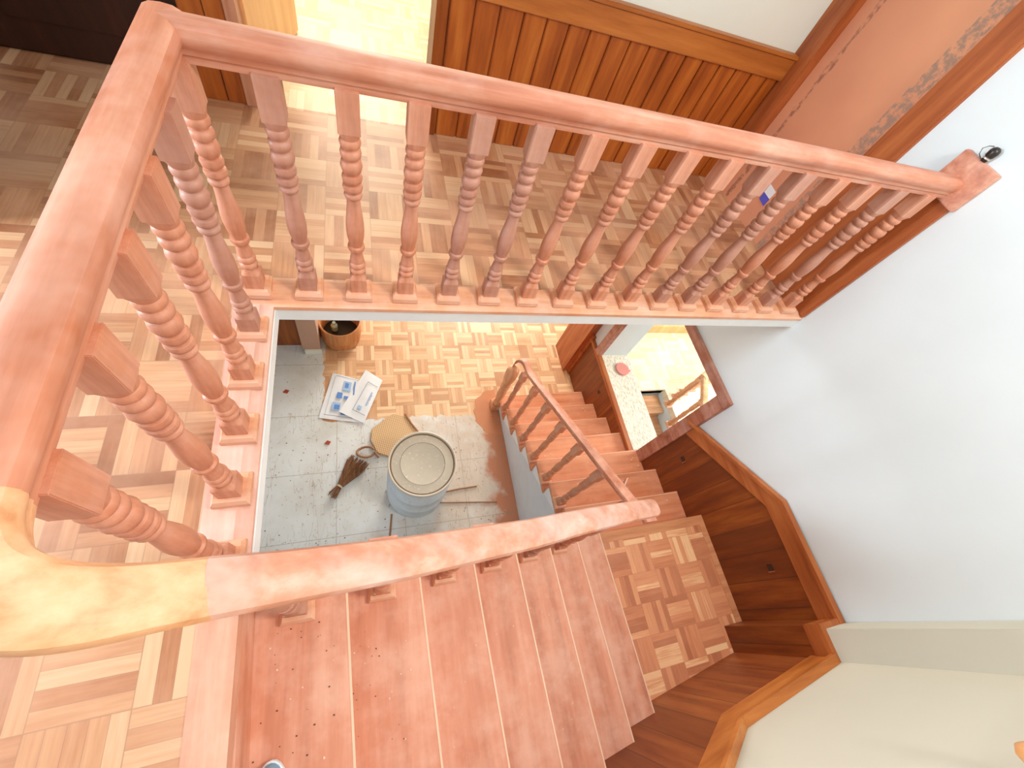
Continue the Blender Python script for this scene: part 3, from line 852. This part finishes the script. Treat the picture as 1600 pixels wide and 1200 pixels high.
# ================================================================== THINGS
# ---- steel drum
dr = thing('drum', 'big whitewashed cylindrical drum standing on the grey tiles', 'drum', loc=(0.742, -0.01, G))
bm = B(); lathe(bm, [(0, .268), (.01, .276), (.03, .279), (.24, .279), (.25, .285), (.265, .285), (.275, .279), (.50, .279), (.51, .285), (.525, .285), (.535, .279), (.80, .279), (.815, .275)], seg=64)
obj('body', bm, M['drum'], dr, smooth=True)
bm = B(); lathe(bm, [(.815, .262), (.818, .262), (.818, .2), (.8195, .194), (.820, .190), (.8175, .186), (.8175, .001)], seg=64, cap=False)
obj('lid', bm, M['lid'], dr, smooth=True)
bm = B(); lathe(bm, [(.80, .270), (.82, .270), (.833, .273), (.838, .280), (.833, .287), (.815, .288), (.80, .282)], seg=64, cap=False)
obj('rim', bm, M['rim'], dr, smooth=True)
bm = B(); lathe(bm, [(.8195, .269), (.8195, .258)], seg=64, cap=False); obj('groove', bm, M['dark_ring'], dr)  # flat dark ring drawn for the groove
bm = B(); lathe(bm, [(.8206, .1885), (.8206, .1855)], seg=64, cap=False); obj('lid_ring', bm, M['dark_ring'], dr)

# ---- straw hand broom lying on the floor
br = thing('broom', 'short straw hand broom lying on the grey tiles left of the drum', 'broom')
a = Vector((-0.05, 0.03, G+.02)); c = Vector((0.055, 0.125, G+.03))
dirv = Vector((0.17, 0.225, 0)).normalized(); sd = Vector((-dirv.y, dirv.x, 0))
bm = B(); tie = Vector((0.03, 0.10, G+0.03))
for i in range(170):
    s = random.uniform(-1, 1); h = random.uniform(0, 1)
    p0 = tie+sd*s*0.022+Vector((0, 0, (h-.5)*0.03)); L = random.uniform(.24, .33)
    p1 = tie+dirv*L+sd*(s*0.105)+Vector((0, 0, (h-.5)*0.045))
    tube(bm, [p0, p0.lerp(p1, .5)+Vector((0, 0, .004)), p1], [0.004, 0.0038, 0.0022], 4)
obj('bristles', bm, M['straw'], br)
bm = B()
for i in range(34):
    s = random.uniform(-1, 1); h = random.uniform(0, 1)
    p0 = tie+sd*s*0.02+Vector((0, 0, (h-.5)*0.028)); p1 = tie-dirv*random.uniform(.09, .125)+sd*s*0.04+Vector((0, 0, (h-.5)*0.035))
    tube(bm, [p0, p1], 0.004, 4)
obj('handle', bm, M['straw'], br)
bm = B()
for k in (-1, 0, 1):
    ring_ = []
    for i in range(17):
        an = 2*math.pi*i/16; ring_.append(tie+dirv*k*0.006+sd*0.028*math.cos(an)+Vector((0, 0, 0.021*math.sin(an))))
    tube(bm, ring_, 0.003, 5)
obj('binding', bm, M['twine'], br)

# ---- woven dustpan / basket flap with loop handle
wp = thing('woven_dustpan', 'woven straw dustpan with curled brown loop handle, half behind the drum', 'dustpan')
q = [(0.565, 0.84), (0.735, 0.785), (0.81, 0.58), (0.56, 0.33), (0.385, 0.41), (0.325, 0.55), (0.34, 0.68)]
bm = B(); slab(bm, q, G+0.004, G+0.03)
bmesh.ops.bevel(bm, geom=[e for e in bm.edges], offset=0.006, segments=2, affect='EDGES')
obj('tray', bm, M['woven'], wp)
bm = B(); cc = Vector((0.275, 0.425, G+.03)); loop = []
for i in range(15):
    an = math.radians(20+i*24); loop.append(cc+Vector((0.085*math.cos(an), 0.055*math.sin(an), 0.01*math.sin(an*2)+.005)))
loop.append(Vector((0.40, 0.36, G+.02)))
tube(bm, loop, 0.012, 8); obj('handle', bm, M['stick'], wp)

# ---- sticks
for nm, lab, p0, p1, r in (
    ('stick', 'shorter thin brown stick on the grey tiles right of the drum, upper one', (0.985, -0.07, G+.008), (1.37, -0.075+.03, G+.008), .0075),
    ('stick', 'longer thin brown stick on the grey tiles right of the drum, lower one', (0.93, -0.165, G+.007), (1.56, -0.235, G+.007), .006),
    ('stick', 'thin brown stick on the floor at the near side of the drum', (0.497, -0.22, G+.008), (0.43, -0.75, G+.008), .009),
    ('stick', 'short brown stick leaning over the straw dustpan behind the drum', (0.69, 0.825, G+.04), (0.815, 0.60, G+.04), .010)):
    bm = B(); tube(bm, [p0, [(a_+b_)/2+random.uniform(-.006, .006)*(i < 2) for i, (a_, b_) in enumerate(zip(p0, p1))], p1], r, 7)
    tag(obj(nm, bm, M['stick'], smooth=True), lab, 'stick')

# ---- leaflet of white paper with blue print
lf = thing('leaflet', 'unfolded white paper leaflet with blue pictures lying on the parquet', 'paper')
def wavy(bm, corners, z, n=10, amp=0.006, ph=0.0):
    a, b_, c, d = [Vector((x, y, 0)) for x, y in corners]; g = []
    for i in range(n+1):
        row = []
        for j in range(n+1):
            s, t = i/n, j/n; p = a.lerp(b_, s).lerp(d.lerp(c, s), t)
            row.append(bm.verts.new((p.x, p.y, z+amp*(1+math.sin(s*5+ph)*math.cos(t*4+ph)))))
        g.append(row)
    for i in range(n):
        for j in range(n): bm.faces.new((g[i][j], g[i+1][j], g[i+1][j+1], g[i][j+1]))
SH = [(-0.045, 1.385), (0.265, 1.275), (0.225, 0.765), (-0.175, 0.850)]
bm = B(); wavy(bm, SH, G+.003); e = obj('sheet', bm, M['paper'], lf)
SF = [(0.30, 1.405), (0.475, 1.265), (0.265, 0.750), (0.02, 0.90)]
bm = B(); wavy(bm, SF, G+.016, amp=0.008, ph=1.2)
sf = obj('folded_flap', bm, M['paper'], lf)
def on(corners, s0, s1, t0, t1, z):
    a, b_, c, d = [Vector((x, y, 0)) for x, y in corners]
    f = lambda s, t: a.lerp(b_, s).lerp(d.lerp(c, s), t)
    return [(*f(s, t).xy, z) for s, t in ((s0, t0), (s1, t0), (s1, t1), (s0, t1))]
for (s0, s1, t0, t1, mt) in ((.42, .66, .12, .34, 'ink2'), (.47, .58, .16, .27, 'ink'), (.30, .45, .40, .53, 'ink'), (.50, .62, .46, .53, 'ink'), (.24, .45, .63, .80, 'ink2'), (.30, .44, .68, .78, 'ink'), (.74, .78, .08, .40, 'ink'), (.50, .62, .80, .88, 'ink')):
    bm = B(); prism(bm, on(SH, s0, s1, t0, t1, G+(.0175 if mt == 'ink' else .0165)), (0, 0, .0008)); obj('picture', bm, M[mt], e)
bm = B()
for (s0, s1, t0, t1) in ((.14, .95, .035, .042), (.12, .125, .05, .93), (.10, .95, .92, .928)): prism(bm, on(SH, s0, s1, t0, t1, G+.0165), (0, 0, .0008))
obj('printed_border', bm, M['line'], e)
bm = B()
for (s0, s1, t0, t1) in ((.40, .92, .20, .208), (.40, .412, .20, .86), (.40, .92, .852, .86)): prism(bm, on(SF, s0, s1, t0, t1, G+.034), (0, 0, .0008))
obj('printed_border', bm, M['line'], sf)
bm = B()
for t0 in [.36+.026*i for i in range(12)]: prism(bm, on(SF, .76, .83+.03*(int(t0*100) % 2), t0, t0+.016, G+.034), (0, 0, .0008))
obj('printed_lettering', bm, M['ink2'], sf)
bm = B(); prism(bm, on(SF, .52, .68, .72, .79, G+.034), (0, 0, .0008)); obj('printed_mark', bm, M['ink2'], sf)

# ---- planter
pl = thing('planter', 'round orange wooden tub standing against the tan wall end on the ground floor', 'planter', loc=(0.045, 1.872, G))
bm = B(); lathe(bm, [(0, .185), (.02, .205), (.12, .215), (.14, .221), (.16, .215), (.30, .218), (.32, .222), (.325, .210), (.31, .200), (.06, .190), (.05, .001)], seg=40, cap=False)
obj('body', bm, M['terra'], pl, smooth=True)
bm = B(); lathe(bm, [(.10, .001), (.10, .195)], seg=30, cap=False); obj('dark_inside', bm, M['black'], pl)  # flat black disc for the tub's dark inside
bm = B(); lathe(bm, [(0, .030), (.01, .036), (.09, .036), (.115, .018), (.14, .018), (.142, .001)], seg=16)
tag(obj('jar', bm, M['glass'], smooth=True), 'small greenish glass jar inside the round orange tub', 'jar').location = (-0.02, 1.90, G+.102)

# ---- pink disc on the granite ledge
pd = thing('plastic_lid', 'round pink plastic lid lying on the pale granite ledge', 'lid', loc=(3.05, 0.89, -2.098))
bm = B(); lathe(bm, [(0, .078), (.018, .082), (.022, .078), (.022, .001)], seg=32); obj('disc', bm, M['pinklid'], pd, smooth=False)
bm = B(); box(bm, .06, .10, -.035, -.01, 0.002, .016, .003); obj('tab', bm, M['pinklid'], pd)
bm = B(); lathe(bm, [(0, .086), (.006, .086)], seg=32); obj('lower_rim', bm, M['rim'], pd)

# ---- pinkish scrap ring on the lower stairs
rg = thing('wire_coil', 'small pinkish coil with a loose end lying on the second lower tread', 'coil', loc=(2.38, -0.47, ZL-2*R_))
bm = B(); co_ = [Vector((.045*(1-.02*i/24)*math.cos(i*math.pi/6), .045*math.sin(i*math.pi/6), .008+.0006*i)) for i in range(37)]; co_ += [Vector((.09, .06, .04))]
tube(bm, co_, .006, 6); obj('loop', bm, M['crumb'], rg, smooth=True)

# ---- bulb holder standing on the rail's wall plate
bh = thing('lamp_holder', 'black lamp holder with pale ring standing on the rail plate at the white wall', 'lamp', loc=(W-0.026, 0.084, 0.950))
bm = B(); lathe(bm, [(0, .011), (.010, .013), (.018, .013), (.022, .017), (.040, .020), (.050, .017), (.057, .010), (.059, .001)], seg=20)
obj('socket', bm, M['black'], bh, smooth=True)
bm = B(); lathe(bm, [(.011, .0135), (.012, .016), (.017, .016), (.019, .0135)], seg=20, cap=False); obj('ring', bm, M['metal'], bh, smooth=True)
bm = B(); tube(bm, [(-.008, .010, .004), (-.012, .03, .012), (-.010, .042, .03), (.0, .035, .045), (.004, .022, .052)], .0016, 6); obj('cable', bm, M['black'], bh)

# ---- blue and white card on the salmon door
pk = thing('card', 'tiny blue and white card stuck low on the salmon door panel', 'card', loc=(W+.048, .875, .18))
bm = B(); prism(bm, [(0, -.036, -.052), (0, .032, -.045), (0, .036, .002), (0, -.036, .002)], (-.003, 0, 0)); obj('blue_half', bm, M['label_blue'], pk)
bm = B(); prism(bm, [(0, -.036, .002), (0, .036, .002), (0, .038, .058), (0, -.036, .054)], (-.003, 0, 0)); obj('white_half', bm, M['paper'], pk)

# ---- toe of the photographer's shoe
sh = thing('shoe', 'light blue toe of a shoe at the bottom edge on the first tread', 'shoe')
zt = ZS-R_
def ell(sx, sy, z, cy): return [(0.050+sx*math.cos(2*math.pi*i/24)+.0, cy+sy*math.sin(2*math.pi*i/24), z) for i in range(24)]
bm = B(); rs = []
for sx, sy, z in ((.038, .072, .004), (.040, .075, .03), (.038, .070, .052), (.024, .05, .066)):
    rs.append([bm.verts.new(p) for p in ell(sx, sy, zt+z, -1.503)])
for a_, b_ in zip(rs, rs[1:]):
    for i in range(24): bm.faces.new((a_[i], a_[(i+1) % 24], b_[(i+1) % 24], b_[i]))
bm.faces.new(rs[0][::-1]); bm.faces.new(rs[-1])
obj('upper', bm, M['blue'], sh, smooth=True)
bm = B(); rs = []
for sx, sy, z in ((.041, .078, .001), (.044, .080, .008), (.043, .079, .020)):
    rs.append([bm.verts.new(p) for p in ell(sx, sy, zt+z, -1.503)])
for a_, b_ in zip(rs, rs[1:]):
    for i in range(24): bm.faces.new((a_[i], a_[(i+1) % 24], b_[(i+1) % 24], b_[i]))
bm.faces.new(rs[0][::-1]); bm.faces.new(rs[-1])
obj('sole', bm, M['shoe_rim'], sh)

# ---- wooden knob on the near wall (out of focus in the corner)
kb = thing('wall_hook', 'round brown wooden knob on the cream wall in the bottom right corner', 'knob', loc=(2.07, yw(2.07), 0.335))
bm = B(); lathe(bm, [(0, .018), (.03, .015), (.04, .03), (.06, .036), (.08, .028), (.088, .001)], seg=20); bmesh.ops.rotate(bm, cent=(0, 0, 0), matrix=Matrix.Rotation(math.radians(-90), 3, 'X'), verts=bm.verts)
obj('knob', bm, M['door_orange'], kb, smooth=True)

# ---- wall sockets without plates in the panelling
for lab, y, z in (('small dark empty socket hole in the sloping panelling above the lower stairs', -0.391, -1.422),
                  ('dark empty socket hole in the landing panelling on the right wall', -1.29, -1.014),
                  ('tiny dark socket hole in the panelling below the granite ledge', 0.729, -2.326)):
    s = thing('socket_box', lab, 'socket', loc=(X1-.001, y, z))
    bm = B(); box(bm, -.002, .0, -.022, .022, -.02, .02); obj('dark_plate', bm, M['socket'], s)  # thin dark plate; the shade inside the hole is put in its colour
    bm = B(); box(bm, -.004, -.001, -.028, -.022, -.026, .026); obj('edge', bm, M['cap'], s)

# ---- red shards on the tiles, crumbs on the stairs
for k, (x, y, lab) in enumerate(((-0.086, 0.569, 'small red shard on the grey tiles above the broom'), (-0.494, 1.175, 'small dark red shard on the grey tiles nearest the dark panelled wall'))):
    bm = B(); r = .03
    prism(bm, [(x-r, y-r*.3, G), (x+r*.4, y-r*.8, G), (x+r, y+r*.3, G), (x-r*.1, y+r*.8, G)], (0, 0, .008))
    tag(obj('shard', bm, M['chip']), lab, 'shard')
bm = B()
for i in range(60):
    k = random.randint(1, 7); x = XN+G1*k-random.uniform(.03, .24); y = random.uniform(-1.75, -1.15); z = ZS-R_*k
    r = random.uniform(.001, .0026); box(bm, x-r, x+r, y-r, y+r*random.uniform(.5, 1.6), z, z+r)
for i in range(50):
    k = random.randint(1, 7); y = YN0+G2*k-random.uniform(.03, .22); x = random.uniform(1.9, 2.78); z = ZL-R_*k
    r = random.uniform(.002, .005); box(bm, x-r, x+r, y-r, y+r, z, z+r)
o = obj('plaster_crumbs', bm, M['crumb']); tag(o, 'pale plaster crumbs scattered over the wooden treads', 'crumbs'); o['kind'] = 'stuff'
bm = B()
for i in range(45):
    x = random.uniform(.0, .42); y = random.uniform(-1.5, -1.1); k = 1 if x < .21 else 2; z = ZS-R_*k
    r = random.uniform(.0008, .002); box(bm, x-r, x+r*1.6, y-r, y+r, z, z+r)
for i in range(150):
    x = random.uniform(-.6, 1.7); y = random.uniform(-.45, .75); r = random.uniform(.0015, .0045)
    if (x-.742)**2+(y+.01)**2 < .09: continue
    box(bm, x-r, x+r*random.uniform(.5, 2), y-r, y+r*.7, G, G+r*.6)
o = obj('sawdust_grit', bm, M['grit']); tag(o, 'dark grit and splinters scattered on tiles and top treads', 'grit'); o['kind'] = 'stuff'
